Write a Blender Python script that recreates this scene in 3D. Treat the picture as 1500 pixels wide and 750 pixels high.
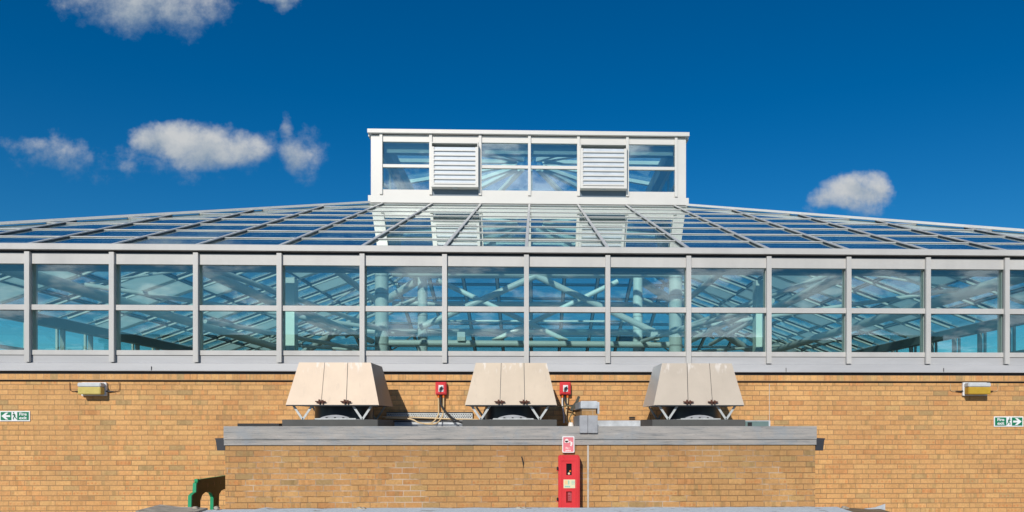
import bpy, bmesh, math, random
from mathutils import Vector, Matrix
R = math.radians
random.seed(7)
scene = bpy.context.scene
C = scene.collection
for o in list(bpy.data.objects): bpy.data.objects.remove(o)

# ------------------------------------------------------------------ camera
FP, TH, PX, HY, CZ = 1131.0, math.atan(.0302), 816.0, 619.5, 1.6
cam_d = bpy.data.cameras.new("camera"); cam = bpy.data.objects.new("camera", cam_d); C.objects.link(cam)
cam.location = (0, 0, CZ); cam.rotation_euler = (R(90), 0, -TH)
cam_d.sensor_width = 36; cam_d.lens = 36*FP/1500
cam_d.shift_x = (750-PX)/1500; cam_d.shift_y = (HY-375)/1500
cam_d.clip_end = 6000
scene.camera = cam

def W(x, y, Y):
    """photo pixel (1500x750) on the plane at depth Y -> place coordinates"""
    xc = (x-PX)/FP; zc = (HY-y)/FP
    dx = math.sin(TH)+xc*math.cos(TH); dy = math.cos(TH)-xc*math.sin(TH); t = Y/dy
    return Vector((t*dx, Y, CZ+t*zc))

# ------------------------------------------------------------------ sun, sky, exposure
SUNV = Vector((-.28, -1, .62)).normalized()
sd = bpy.data.lights.new("sun", 'SUN'); sd.energy = 4.0; sd.angle = R(.5); sd.color = (1, .95, .87)
sun = bpy.data.objects.new("sun", sd); C.objects.link(sun)
sun.rotation_euler = SUNV.to_track_quat('Z', 'Y').to_euler(); sun.location = (-8, -20, 20)
scene.view_settings.view_transform = 'Standard'; scene.view_settings.look = 'None'
scene.view_settings.gamma = 1; scene.view_settings.use_curve_mapping = False
scene.view_settings.exposure = 0
scene.render.engine = 'CYCLES'
scene.cycles.transparent_max_bounces = 24; scene.cycles.max_bounces = 12

class NT:
    """small helper for node trees"""
    def __init__(s, tree): s.t = tree; s.n = tree.nodes; s.l = tree.links
    def put(s, sock, v):
        if v is None: return
        if isinstance(v, bpy.types.NodeSocket): s.l.new(v, sock)
        elif isinstance(v, (tuple, list, Vector)) and len(v) == 3 and sock.type == 'RGBA': sock.default_value = (*v, 1)
        else: sock.default_value = v
    def m(s, op, a, b=None, c=None, clamp=False):
        n = s.n.new('ShaderNodeMath'); n.operation = op; n.use_clamp = clamp
        for i, v in enumerate((a, b, c)): s.put(n.inputs[i], v)
        return n.outputs[0]
    def vm(s, op, a, b=None):
        n = s.n.new('ShaderNodeVectorMath'); n.operation = op
        s.put(n.inputs[0], a); s.put(n.inputs[1], b)
        return n.outputs['Value'] if op in ('DOT_PRODUCT', 'LENGTH') else n.outputs[0]
    def sep(s, v): n = s.n.new('ShaderNodeSeparateXYZ'); s.put(n.inputs[0], v); return n.outputs
    def comb(s, x, y, z):
        n = s.n.new('ShaderNodeCombineXYZ')
        for i, v in enumerate((x, y, z)): s.put(n.inputs[i], v)
        return n.outputs[0]
    def noise(s, vec, scale=1., detail=4., rough=.5, col=False):
        n = s.n.new('ShaderNodeTexNoise'); s.put(n.inputs['Vector'], vec)
        n.inputs['Scale'].default_value = scale; n.inputs['Detail'].default_value = detail; n.inputs['Roughness'].default_value = rough
        return n.outputs['Color' if col else 'Fac']
    def white(s, vec, col=False):
        n = s.n.new('ShaderNodeTexWhiteNoise'); s.put(n.inputs['Vector'], vec); return n.outputs['Color' if col else 'Value']
    def mapr(s, v, a, b, c=0., d=1., smooth=False):
        n = s.n.new('ShaderNodeMapRange'); n.clamp = True
        if smooth: n.interpolation_type = 'SMOOTHSTEP'
        for i, q in enumerate((v, a, b, c, d)): s.put(n.inputs[i], q)
        return n.outputs[0]
    def mix(s, f, a, b, mode='MIX'):
        n = s.n.new('ShaderNodeMix'); n.data_type = 'RGBA'; n.blend_type = mode
        s.put(n.inputs[0], f); s.put(n.inputs[6], a); s.put(n.inputs[7], b); return n.outputs[2]
    def ramp(s, f, stops, const=False):
        n = s.n.new('ShaderNodeValToRGB'); s.put(n.inputs[0], f); r = n.color_ramp
        if const: r.interpolation = 'CONSTANT'
        while len(r.elements) < len(stops): r.elements.new(.5)
        for e, (p, c) in zip(r.elements, stops): e.position = p; e.color = (*c, 1)
        return n.outputs[0]
    def bump(s, h, strength=.3, dist=.01):
        n = s.n.new('ShaderNodeBump'); s.put(n.inputs['Height'], h)
        n.inputs['Strength'].default_value = strength; n.inputs['Distance'].default_value = dist; return n.outputs[0]
    def new(s, t): return s.n.new(t)

# world: Nishita sky with small fair-weather clouds placed by direction
world = bpy.data.worlds.new("World"); scene.world = world; world.use_nodes = True
w = NT(world.node_tree)
for n in list(w.n): w.n.remove(n)
sky = w.new('ShaderNodeTexSky'); sky.sky_type = 'NISHITA'; sky.sun_disc = False
sky.sun_elevation = math.asin(SUNV.z); sky.sun_rotation = math.atan2(SUNV.x, SUNV.y)
sky.altitude = 400; sky.air_density = 1.0; sky.dust_density = .15; sky.ozone_density = 5.0
hs = w.new('ShaderNodeHueSaturation'); w.put(hs.inputs['Color'], sky.outputs[0])
hs.inputs['Saturation'].default_value = 1.35; hs.inputs['Value'].default_value = .95
skycol = w.mix(1., hs.outputs[0], (.62, .94, .96), 'MULTIPLY')
tc = w.new('ShaderNodeTexCoord'); d = w.vm('NORMALIZE', tc.outputs['Generated'])
dx, dy, dz = w.sep(d)
ys = w.m('MAXIMUM', dy, .05)
gx = w.m('DIVIDE', dx, ys); gz = w.m('DIVIDE', dz, ys)
g = w.comb(gx, gz, 0.)
warp = w.noise(g, 9., 5., .6, col=True)
gw = w.vm('ADD', g, w.vm('SCALE', w.vm('SUBTRACT', warp, (.5, .5, .5)), None))
gw.node.inputs[1].links[0].from_node.inputs['Scale'].default_value = .055
gwx, gwz, _ = w.sep(gw)
# (photo x, y, half width, half height, density)
BL = [(205, 8, 105, 42, 1.0), (275, 18, 62, 36, .75), (150, -5, 75, 30, .9), (408, 2, 30, 16, 1.15),
      (262, 200, 62, 28, 1.35), (225, 195, 32, 24, 1.1), (320, 222, 66, 30, 1.3), (360, 232, 46, 20, .9), (300, 205, 50, 26, 1.2),
      (432, 225, 24, 30, .95), (418, 192, 12, 26, .6), (85, 222, 62, 24, .75), (110, 228, 38, 22, .6), (188, 240, 22, 14, .65), (36, 210, 40, 18, .8),
      (1250, 280, 52, 26, 1.4), (1272, 270, 34, 24, 1.3), (1215, 292, 34, 22, 1.2), (1240, 300, 50, 16, 1.0), (330, 232, 120, 34, .42), (140, 226, 120, 36, .42), (225, 0, 115, 40, .5), (1235, 302, 62, 22, .5), (445, 215, 30, 46, .45)]
dens = None
for (x, y, rx, ry, k) in BL:
    c = W(x, y, 1.0); sc = 1/FP
    ex = w.m('MULTIPLY', w.m('SUBTRACT', gwx, c.x), 1/(rx*1.22*sc))
    ez = w.m('MULTIPLY', w.m('SUBTRACT', gwz, c.z-CZ), 1/(ry*1.25*sc))
    r2 = w.m('ADD', w.m('MULTIPLY', ex, ex), w.m('MULTIPLY', ez, ez))
    v = w.m('MULTIPLY', w.m('SUBTRACT', 1., r2, clamp=True), k)
    hgt = w.m('MULTIPLY', v, ez)
    dens, wsum, hsum = (v, v, hgt) if dens is None else (w.m('MAXIMUM', dens, v), w.m('ADD', wsum, v), w.m('ADD', hsum, hgt))
nb = w.noise(g, 19., 12., .64)
front = w.m('ADD', dens, w.m('MULTIPLY', w.m('SUBTRACT', nb, .5), 2.1))
front = w.m('MULTIPLY', front, w.m('GREATER_THAN', dens, .001))
mf = w.mapr(front, .18, 1.35, 0, .97, True)
mf = w.m('MULTIPLY', mf, w.m('GREATER_THAN', dy, .06))
# broken cloud over the rest of the sky, behind the viewer
zz = w.m('ADD', w.m('MAXIMUM', dz, 0.), .22)
bp = w.comb(w.m('DIVIDE', dx, zz), w.m('DIVIDE', dy, zz), 0.)
bn = w.noise(bp, 3.6, 9., .6)
mb = w.mapr(bn, .50, .62, 0, .95, True)
mb = w.m('MULTIPLY', mb, w.mapr(dy, -.15, .0, 1., 0.))
mb = w.m('MULTIPLY', mb, w.mapr(dz, .62, .45, 0., 1.))
mask = w.m('MAXIMUM', mf, mb)
lit = w.noise(w.vm('ADD', g, (.012, -.012, 0.)), 14., 5., .55)
hh_ = w.m('DIVIDE', hsum, w.m('MAXIMUM', wsum, .001))
shade = w.mapr(w.m('ADD', w.m('MULTIPLY', w.m('SUBTRACT', nb, lit), 1.2), w.m('MULTIPLY', hh_, .8)), -.42, .30, 0., 1.)
ccol = w.mix(shade, (3.3, 4.2, 5.2), (6.9, 7.1, 7.2))
ccol = w.mix(w.m('GREATER_THAN', dy, 0.), (14., 16., 18.5), ccol)
bg = w.new('ShaderNodeBackground'); bg.inputs[1].default_value = .085
w.put(bg.inputs[0], w.mix(mask, skycol, ccol))
wo = w.new('ShaderNodeOutputWorld'); w.l.new(bg.outputs[0], wo.inputs[0])

# ------------------------------------------------------------------ materials
def mat(name, col=(.5, .5, .5), rough=.5, metal=0., var=0., vscale=3., bump=0., bscale=40., spec=.5, stretch=(1, 1, 1), coat=0.):
    M = bpy.data.materials.new(name); M.use_nodes = True; q = NT(M.node_tree)
    b = M.node_tree.nodes['Principled BSDF']
    b.inputs['Roughness'].default_value = rough; b.inputs['Metallic'].default_value = metal
    b.inputs['Specular IOR Level'].default_value = spec; b.inputs['Coat Weight'].default_value = coat
    ge = q.new('ShaderNodeNewGeometry'); p = q.vm('MULTIPLY', ge.outputs['Position'], stretch)
    if var:
        f = q.mapr(q.noise(p, vscale, 6., .6), .3, .7)
        q.put(b.inputs['Base Color'], q.mix(f, tuple(c*(1-var) for c in col), tuple(min(1, c*(1+var*.6)) for c in col)))
        q.put(b.inputs['Roughness'], q.mapr(f, 0, 1, max(0, rough-.08), min(1, rough+.08)))
    else: b.inputs['Base Color'].default_value = (*col, 1)
    if bump: q.put(b.inputs['Normal'], q.bump(q.noise(p, bscale, 4.), bump, .01))
    return M

def glass_mat(name, tint, r0, wob=0., gtint=(1, 1, 1)):
    M = bpy.data.materials.new(name); M.use_nodes = True; q = NT(M.node_tree)
    for n in list(q.n): q.n.remove(n)
    ge = q.new('ShaderNodeNewGeometry')
    c = q.m('ABSOLUTE', q.vm('DOT_PRODUCT', ge.outputs['Incoming'], ge.outputs['Normal']))
    f = q.m('ADD', r0, q.m('MULTIPLY', 1-r0, q.m('POWER', q.m('SUBTRACT', 1., c, clamp=True), 5.)))
    tr = q.new('ShaderNodeBsdfTransparent'); tr.inputs[0].default_value = (*tint, 1)
    gl = q.new('ShaderNodeBsdfGlossy'); gl.inputs['Roughness'].default_value = 0.0; gl.inputs[0].default_value = (*gtint, 1)
    if wob: q.put(gl.inputs['Normal'], q.bump(q.noise(ge.outputs['Position'], 1.3, 2.), wob, .01))
    mx = q.new('ShaderNodeMixShader'); q.put(mx.inputs[0], f); q.l.new(tr.outputs[0], mx.inputs[1]); q.l.new(gl.outputs[0], mx.inputs[2])
    o = q.new('ShaderNodeOutputMaterial'); q.l.new(mx.outputs[0], o.inputs[0])
    return M

def brick_mat(name, width, height=.075, z0=0., mortar=(.25, .15, .08), pale_mortar=0., stain=False, joint=.006, spots=True, dark=1.):
    M = bpy.data.materials.new(name); M.use_nodes = True; q = NT(M.node_tree); b = M.node_tree.nodes['Principled BSDF']
    ge = q.new('ShaderNodeNewGeometry'); px, py, pz = q.sep(ge.outputs['Position'])
    wob = q.noise(ge.outputs['Position'], 7., 2.)
    u = q.m('ADD', q.m('ADD', px, py), q.m('MULTIPLY', q.m('SUBTRACT', wob, .5), .006))
    v = q.m('DIVIDE', q.m('SUBTRACT', q.m('ADD', pz, q.m('MULTIPLY', q.m('SUBTRACT', wob, .5), .005)), z0), height)
    row = q.m('FLOOR', v); fv = q.m('FRACT', v)
    rr = q.white(q.comb(row, 3.3, 1.))
    uu = q.m('ADD', q.m('DIVIDE', u, width), q.m('ADD', q.m('MULTIPLY', q.m('MODULO', row, 2.), .5), q.m('MULTIPLY', rr, .22)))
    idx = q.m('FLOOR', uu); fu = q.m('FRACT', uu)
    idv = q.comb(idx, row, 0.)
    r1 = q.white(idv); r2 = q.white(q.vm('ADD', idv, (17.3, 5.1, 2.)))
    r3 = q.white(q.vm('ADD', idv, (7.7, 45.1, 9.)))
    D = lambda c: (c[0]*dark*1.10, c[1]*dark*1.03, c[2]*dark*.91)
    base = q.ramp(r1, [(0, D((.56, .335, .155))), (.18, D((.60, .365, .17))), (.36, D((.575, .35, .165))), (.52, D((.62, .385, .18))),
                       (.66, D((.55, .33, .155))), (.78, D((.59, .34, .155))), (.87, D((.55, .295, .135))), (.915, D((.48, .325, .165))), (.945, D((.53, .36, .175))), (.975, D((.40, .285, .15)))], True)
    # patches: clusters with more burnt bricks, and half-burnt headers
    cl = q.noise(ge.outputs['Position'], .8, 3.)
    burnt = q.m('MULTIPLY', q.mapr(cl, .46, .66), q.m('GREATER_THAN', r2, .62))
    col = q.mix(q.m('MULTIPLY', burnt, .38), base, D((.48, .24, .11)))
    endm = q.m('MULTIPLY', q.m('GREATER_THAN', r3, .86), q.m('LESS_THAN', q.m('ABSOLUTE', q.m('SUBTRACT', fu, q.m('MULTIPLY', r2, .8))), .13))
    col = q.mix(q.m('MULTIPLY', endm, .5), col, D((.34, .25, .13)))
    sub = q.white(q.comb(q.m('FLOOR', q.m('MULTIPLY', uu, 5.)), row, 4.))
    sm = q.m('MULTIPLY', q.m('GREATER_THAN', r2, .35), q.mapr(q.noise(ge.outputs['Position'], .9, 2.), .38, .6, .25, 1.))
    col = q.mix(sm, col, q.ramp(sub, [(0, (.80, .80, .78)), (.12, (.92, .93, .92)), (.4, (1.0, 1.0, 1.0)), (.75, (1.06, 1.05, 1.04)), (.93, (1.02, .90, .84))], True), 'MULTIPLY')
    n1 = q.noise(ge.outputs['Position'], 34., 5., .65)
    col = q.mix(.5, col, q.ramp(n1, [(.3, (.68, .66, .62)), (.7, (1.25, 1.25, 1.25))]), 'MULTIPLY')
    big = q.noise(ge.outputs['Position'], .55, 3.)
    col = q.mix(1., col, q.ramp(big, [(.3, (.88, .87, .85)), (.7, (1.06, 1.05, 1.04))]), 'MULTIPLY')
    if spots:
        vo = q.new('ShaderNodeTexVoronoi'); vo.inputs['Scale'].default_value = 1.
        q.put(vo.inputs['Vector'], q.comb(q.m('MULTIPLY', uu, 3.), q.m('ADD', row, .5), 0.)); vo.inputs['Randomness'].default_value = .25
        su = q.m('ABSOLUTE', q.m('SUBTRACT', q.m('FRACT', q.m('MULTIPLY', fu, 4.)), .5)); sv = q.m('MULTIPLY', q.m('ABSOLUTE', q.m('SUBTRACT', fv, .5)), 1.3)
        dot = q.mapr(q.m('SQRT', q.m('ADD', q.m('MULTIPLY', su, su), q.m('MULTIPLY', sv, sv))), .38, .12)
        low = q.m('MULTIPLY', q.mapr(pz, 1.45, 1.05), q.m('GREATER_THAN', q.white(q.vm('ADD', idv, (3.3, 8.1, 4.))), .74))
        up = q.m('GREATER_THAN', q.white(q.vm('ADD', idv, (1.3, 2.1, 6.))), .96)
        col = q.mix(q.m('MULTIPLY', q.m('MULTIPLY', dot, q.m('MAXIMUM', low, up)), q.mapr(q.noise(ge.outputs['Position'], 22., 2.), .4, .6, .05, .6)), col, D((.50, .17, .065)))
    jm = q.m('MAXIMUM', q.m('LESS_THAN', q.m('MULTIPLY', fu, width), joint*1.5), q.m('LESS_THAN', q.m('MULTIPLY', fv, height), joint*1.9))
    mcol = q.mix(q.mapr(q.noise(ge.outputs['Position'], 2.2, 3.), .4, .6), mortar, tuple(c*1.25 for c in mortar))
    if pale_mortar:
        f = q.mapr(q.noise(ge.outputs['Position'], 1.4, 4., .7), .48, .60, 0., pale_mortar)
        mcol = q.mix(f, mcol, (.62, .52, .42))
    col = q.mix(q.m('MULTIPLY', jm, .82), col, mcol)
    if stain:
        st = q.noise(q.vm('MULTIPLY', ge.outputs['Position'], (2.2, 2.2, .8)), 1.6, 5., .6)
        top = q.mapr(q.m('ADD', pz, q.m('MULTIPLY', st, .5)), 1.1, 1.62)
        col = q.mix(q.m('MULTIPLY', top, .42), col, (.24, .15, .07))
    q.put(b.inputs['Base Color'], col); run = q.mapr(q.noise(q.vm('MULTIPLY', ge.outputs['Position'], (3., 3., .25)), 1.5, 5., .6), .48, .68, 0., .22)
    q.put(b.inputs['Base Color'], q.mix(run, col, D((.40, .26, .13)))); b.inputs['Roughness'].default_value = .9; b.inputs['Specular IOR Level'].default_value = .2
    h = q.m('SUBTRACT', q.m('ADD', q.m('MULTIPLY', n1, .25), q.m('MULTIPLY', r2, .25)), q.m('MULTIPLY', jm, .7))
    q.put(b.inputs['Normal'], q.bump(h, .55, .006))
    return M

def fascia_mat():
    M = bpy.data.materials.new('weathered_fascia'); M.use_nodes = True; q = NT(M.node_tree); b = M.node_tree.nodes['Principled BSDF']
    ge = q.new('ShaderNodeNewGeometry'); P = ge.outputs['Position']
    s1 = q.noise(q.vm('MULTIPLY', P, (.7, .7, 9.)), 3., 7., .65); s2 = q.noise(P, 3., 6., .65); s3 = q.noise(q.vm('MULTIPLY', P, (1.5, 1.5, 14.)), 9., 6., .7)
    c = q.ramp(s1, [(.3, (.17, .175, .18)), (.45, (.31, .30, .285)), (.6, (.37, .345, .32)), (.72, (.46, .43, .40))])
    c = q.mix(q.mapr(s2, .5, .62, 0., .55), c, (.26, .29, .315))
    c = q.mix(q.mapr(s3, .60, .68, 0., .7), c, (.09, .09, .09))
    q.put(b.inputs['Base Color'], c); b.inputs['Roughness'].default_value = .75
    q.put(b.inputs['Normal'], q.bump(s3, .4, .01)); return M

def peel_mat():
    M = bpy.data.materials.new('peeling_paint'); M.use_nodes = True; q = NT(M.node_tree); b = M.node_tree.nodes['Principled BSDF']
    ge = q.new('ShaderNodeNewGeometry'); P = ge.outputs['Position']; px, py, pz = q.sep(P)
    a = q.noise(q.vm('MULTIPLY', P, (1., 2.5, 2.5)), 5., 7., .7); b2 = q.noise(P, 30., 5., .6)
    ends = q.m('MAXIMUM', q.mapr(px, -3.3, -3.9), q.mapr(px, 3.45, 3.52))
    k = q.mapr(q.m('ADD', a, q.m('MULTIPLY', ends, .2)), .60, .66)
    c = q.mix(q.mapr(b2, .3, .7), (.50, .56, .60), (.66, .70, .72))
    c = q.mix(k, c, q.mix(b2, (.12, .075, .045), (.36, .27, .18)))
    q.put(b.inputs['Base Color'], c); b.inputs['Roughness'].default_value = .7
    q.put(b.inputs['Normal'], q.bump(q.m('ADD', b2, q.m('MULTIPLY', k, -1.)), .5, .01)); return M

def hood_mat(name, col, seed):
    M = bpy.data.materials.new(name); M.use_nodes = True; q = NT(M.node_tree); b = M.node_tree.nodes['Principled BSDF']
    ge = q.new('ShaderNodeNewGeometry'); P = q.vm('ADD', ge.outputs['Position'], (seed, 0., 0.)); px, py, pz = q.sep(ge.outputs['Position'])
    n = q.noise(P, 2.5, 5., .6); s = q.noise(q.vm('MULTIPLY', P, (6., 6., 1.2)), 2.5, 5., .6); f = q.noise(P, 45., 3.)
    c = q.mix(q.mapr(n, .3, .7), tuple(x*.93 for x in col), tuple(min(1, x*1.05) for x in col))
    c = q.mix(q.mapr(s, .60, .75, 0., .4), c, (.42, .34, .27))
    wh = q.m('MULTIPLY', q.mapr(pz, 2.25, 2.36), q.mapr(q.noise(q.vm('MULTIPLY', P, (14., 14., 4.)), 1.6, 3.),   .56, .66, 0., .45))
    c = q.mix(wh, c, (.78, .74, .70))
    q.put(b.inputs['Base Color'], c); b.inputs['Roughness'].default_value = .5; b.inputs['Specular IOR Level'].default_value = .35
    q.put(b.inputs['Normal'], q.bump(q.m('ADD', q.m('MULTIPLY', n, 1.), q.m('MULTIPLY', f, .05)), .25, .03)); return M

M_frame = mat('frame_aluminium', (.50, .488, .465), .42, var=.08, vscale=1.6, spec=.5, stretch=(2, 1, .5))
M_frame_dk = mat('frame_gasket_shadow', (.03, .035, .04), .5)  # gaskets and gaps; also black strips painted in place of shadow lines
M_sill = mat('sill_flashing', (.43, .43, .435), .5, var=.09, vscale=1.5, stretch=(.6, 1, 4))
M_roofbar = mat('roof_bar_aluminium', (.60, .59, .565), .34, metal=.1, var=.04, vscale=2)
M_lant = mat('lantern_panel', (.57, .55, .515), .4, var=.03, vscale=1.)
M_ventback = mat('vent_slat_shading', (.50, .545, .60), .4, var=.1, vscale=4)  # blue-grey shading between the slats, put into the back panel's colour
M_vent_shadow = mat('vent_shadow_blue', (.10, .14, .18), .4)  # shadow below the louvre vent, put into a dark blue colour
M_inner = mat('inner_white_paint', (.80, .84, .80), .5, var=.05)
M_steel = mat('painted_steel', (.76, .80, .77), .4, var=.05)
M_beam = mat('inner_beam', (.20, .26, .28), .5, var=.05)
M_blind = mat('mint_panel', (.78, .88, .82), .6)
_q = NT(M_blind.node_tree); _t = _q.new('ShaderNodeBsdfTranslucent'); _t.inputs[0].default_value = (.93, .97, .94, 1); _m = _q.new('ShaderNodeMixShader'); _m.inputs[0].default_value = .88
_q.l.new(M_blind.node_tree.nodes['Principled BSDF'].outputs[0], _m.inputs[1]); _q.l.new(_t.outputs[0], _m.inputs[2]); _q.l.new(_m.outputs[0], M_blind.node_tree.nodes['Material Output'].inputs[0])
M_wallglass = glass_mat('wall_glass', (.86, .975, .95), .09, .02)
M_roofglass = glass_mat('roof_glass_coated', (.92, .98, .98), .42, .0, (.86, .94, .92))
M_roofglass_in = glass_mat('roof_glass_inner', (.80, .92, .93), .05)
M_lantglass = glass_mat('lantern_glass', (.86, .97, .95), .18, .02)
M_brick = brick_mat('buff_brick', .225, z0=-.013)
M_head = brick_mat('header_brick', .1025, .12, z0=2.237, spots=False, joint=.005, mortar=(.36, .24, .14))
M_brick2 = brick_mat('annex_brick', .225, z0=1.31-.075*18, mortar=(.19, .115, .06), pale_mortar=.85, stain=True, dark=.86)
M_fascia = fascia_mat()
M_lead = mat('lead_sheet', (.34, .35, .37), .55, var=.25, vscale=6, bump=.3, bscale=15)
M_lead_lt = mat('pale_lead', (.48, .51, .54), .55, var=.25, vscale=8, bump=.4, bscale=18)
M_peel = peel_mat()
M_plinth = mat('plinth_felt', (.085, .085, .08), .8, var=.2, vscale=5)
M_dark = mat('fan_housing', (.018, .026, .034), .35, var=.2)
M_galv = mat('galvanised', (.55, .57, .56), .4, metal=.2, var=.12, vscale=20)
M_black = mat('black_plastic', (.012, .012, .013), .45)
M_rust = mat('rusty_latch', (.10, .035, .02), .8, var=.4, vscale=40)
M_red = mat('red_plastic', (.66, .045, .05), .32, var=.05)
M_red2 = mat('red_door', (.70, .042, .05), .35, var=.06)
M_pink = mat('faded_pink', (.72, .20, .23), .6, var=.1, vscale=8)
M_lamptop = mat('lamp_top_grey', (.55, .57, .58), .5, var=.08, vscale=12)
M_white = mat('white_plastic', (.78, .78, .78), .4, var=.04)
M_white2 = mat('off_white_print', (.80, .74, .70), .6)
M_orange = mat('orange_gland', (.80, .16, .01), .45)
M_beige = mat('beige_cable', (.62, .46, .26), .5)
M_yellow = mat('yellow_diffuser', (.56, .45, .13), .35, var=.08, vscale=12)
M_amber = mat('amber_diffuser', (.50, .31, .03), .35, var=.1, vscale=12)
M_green = mat('sign_green', (.0, .17, .075), .5)
M_bench = mat('bench_green', (.005, .30, .13), .45, var=.1, vscale=8)
M_bench_shade = mat('bench_shade_olive', (.035, .045, .016), .6, var=.15, vscale=8)  # shaded copy of the bench green
M_cream = mat('cream_label', (.74, .70, .46), .6)
M_teal = mat('label_teal', (.30, .55, .45), .6)
M_lorange = mat('label_orange', (.85, .55, .25), .6)
M_gutter = mat('gutter_plastic', (.03, .032, .04), .5)
M_ground = mat('terrace_paving', (.20, .195, .185), .9, var=.25, vscale=1.2, bump=.2)
M_concrete = mat('inside_floor', (.34, .36, .34), .8, var=.1)
M_tube = mat('pale_joint_sealant', (.50, .46, .40), .7, var=.2, vscale=10)
M_dkbuild = mat('dark_cladding', (.035, .045, .035), .7, var=.2, vscale=.6)
M_leaf = mat('leaf', (.035, .06, .02), .7, var=.3, vscale=1.); M_bark = mat('bark', (.10, .075, .05), .9, var=.2)
M_hood = [hood_mat('hood_cream_a', (.66, .515, .38), 0.), hood_mat('hood_cream_b', (.57, .465, .35), 5.), hood_mat('hood_cream_c', (.50, .43, .35), 11.)]
M_hoodside = mat('hood_side_dark', (.24, .19, .155), .55, var=.25, vscale=4, stretch=(1, 1, .4))  # darker brown than the hood front, for sides, back and underside
M_conduit = mat('cable_grey_black', (.02, .022, .025), .5)
M_dkred = mat('dark_red_inside', (.22, .012, .015), .3)
M_glassbox = mat('dark_window_recess', (.01, .01, .012), .15)

# ------------------------------------------------------------------ mesh helpers
class MB:
    def __init__(s): s.v = []; s.f = []; s.mi = []
    def add(s, vs, fs, mi=0):
        b = len(s.v); s.v += [Vector(v) for v in vs]; s.f += [tuple(i+b for i in f) for f in fs]; s.mi += [mi]*len(fs); return s
    def box(s, x0, x1, y0, y1, z0, z1, mi=0):
        return s.add([(x0,y0,z0),(x1,y0,z0),(x1,y1,z0),(x0,y1,z0),(x0,y0,z1),(x1,y0,z1),(x1,y1,z1),(x0,y1,z1)],
                     [(0,3,2,1),(4,5,6,7),(0,1,5,4),(1,2,6,5),(2,3,7,6),(3,0,4,7)], mi)
    def beam(s, p0, p1, w_, h, up=(0,0,1), mi=0):
        p0 = Vector(p0); p1 = Vector(p1); d_ = (p1-p0).normalized(); up = Vector(up)
        sd_ = d_.cross(up).normalized()*w_/2; u2 = sd_.cross(d_).normalized()*h/2
        vs = [p+a*sd_+b*u2 for p in (p0, p1) for a, b in ((-1,-1),(1,-1),(1,1),(-1,1))]
        return s.add(vs, [(0,1,2,3),(7,6,5,4),(0,4,5,1),(1,5,6,2),(2,6,7,3),(3,7,4,0)], mi)
    def tube(s, pts, r, n=10, mi=0):
        pts = [Vector(p) for p in pts]; rings = []; prev = None
        for i, p in enumerate(pts):
            t = (pts[min(i+1, len(pts)-1)]-pts[max(i-1, 0)]).normalized()
            if prev is None: a = t.orthogonal().normalized()
            else: a = (prev-t*prev.dot(t)).normalized()
            prev = a; b = t.cross(a)
            rr = r[i] if isinstance(r, (list, tuple)) else r
            rings.append([p+(a*math.cos(k*2*math.pi/n)+b*math.sin(k*2*math.pi/n))*rr for k in range(n)])
        vs = [v for rg in rings for v in rg]; fs = []
        for i in range(len(pts)-1):
            for k in range(n): fs.append((i*n+k, i*n+(k+1)%n, (i+1)*n+(k+1)%n, (i+1)*n+k))
        fs.append(tuple(reversed(range(n)))); fs.append(tuple((len(pts)-1)*n+k for k in range(n)))
        return s.add(vs, fs, mi)
    def prism(s, poly, axis, a, b, mi=0):
        """poly in the two other axes (in order), extruded along axis from a to b"""
        def P(u, v, t): return {'x': (t, u, v), 'y': (u, t, v), 'z': (u, v, t)}[axis]
        n = len(poly); vs = [P(u, v, a) for u, v in poly]+[P(u, v, b) for u, v in poly]
        fs = [tuple(range(n)), tuple(reversed(range(n, 2*n)))]+[(i, i+n, (i+1) % n+n, (i+1) % n) for i in range(n)]
        return s.add(vs, fs, mi)
    def xf(s, fn): s.v = [Vector(fn(v)) for v in s.v]; return s
    def build(s, name, mats, parent=None, bevel=0., smooth=False):
        me = bpy.data.meshes.new(name)
        c = sum(s.v, Vector())/len(s.v)
        me.from_pydata([v-c for v in s.v], [], s.f)
        for m_ in (mats if isinstance(mats, (list, tuple)) else [mats]): me.materials.append(m_)
        for p, i in zip(me.polygons, s.mi): p.material_index = i
        bm = bmesh.new(); bm.from_mesh(me); bmesh.ops.recalc_face_normals(bm, faces=bm.faces)
        if bevel:
            bmesh.ops.bevel(bm, geom=[e for e in bm.edges if e.calc_face_angle(0) > .5], offset=bevel, segments=2, affect='EDGES', clamp_overlap=True)
        bm.to_mesh(me); bm.free()
        if smooth:
            for p in me.polygons: p.use_smooth = True
            try: me.set_sharp_from_angle(angle=R(40))
            except Exception: pass
        o = bpy.data.objects.new(name, me); C.objects.link(o)
        if parent is not None:
            o.parent = parent
            wl = Vector(); q = parent
            while q is not None: wl += q.location; q = q.parent
            o.location = c-wl
        else: o.location = c
        return o

def tag(o, label=None, cat=None, group=None, kind=None):
    if label: o['label'] = label
    if cat: o['category'] = cat
    if group: o['group'] = group
    if kind: o['kind'] = kind
    return o
def thing(name, label, cat, loc, group=None):
    o = bpy.data.objects.new(name, None); C.objects.link(o); o.location = loc; o.empty_display_size = .2
    return tag(o, label, cat, group)
def text_mb(body, size, x, y, z, rot=True, align='CENTER', ext=.001, bold=.0, sx=1.):
    cu = bpy.data.curves.new('t', 'FONT'); cu.body = body; cu.size = size; cu.extrude = ext; cu.align_x = align; cu.align_y = 'CENTER'; cu.offset = bold
    o = bpy.data.objects.new('t', cu); C.objects.link(o); bpy.context.view_layer.update()
    dg = bpy.context.evaluated_depsgraph_get(); me = bpy.data.meshes.new_from_object(o.evaluated_get(dg))
    mb = MB(); mb.add([(v.co.x*sx+x, -v.co.z+y, v.co.y+z) for v in me.vertices], [tuple(p.vertices) for p in me.polygons])
    bpy.data.objects.remove(o); return mb
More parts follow.
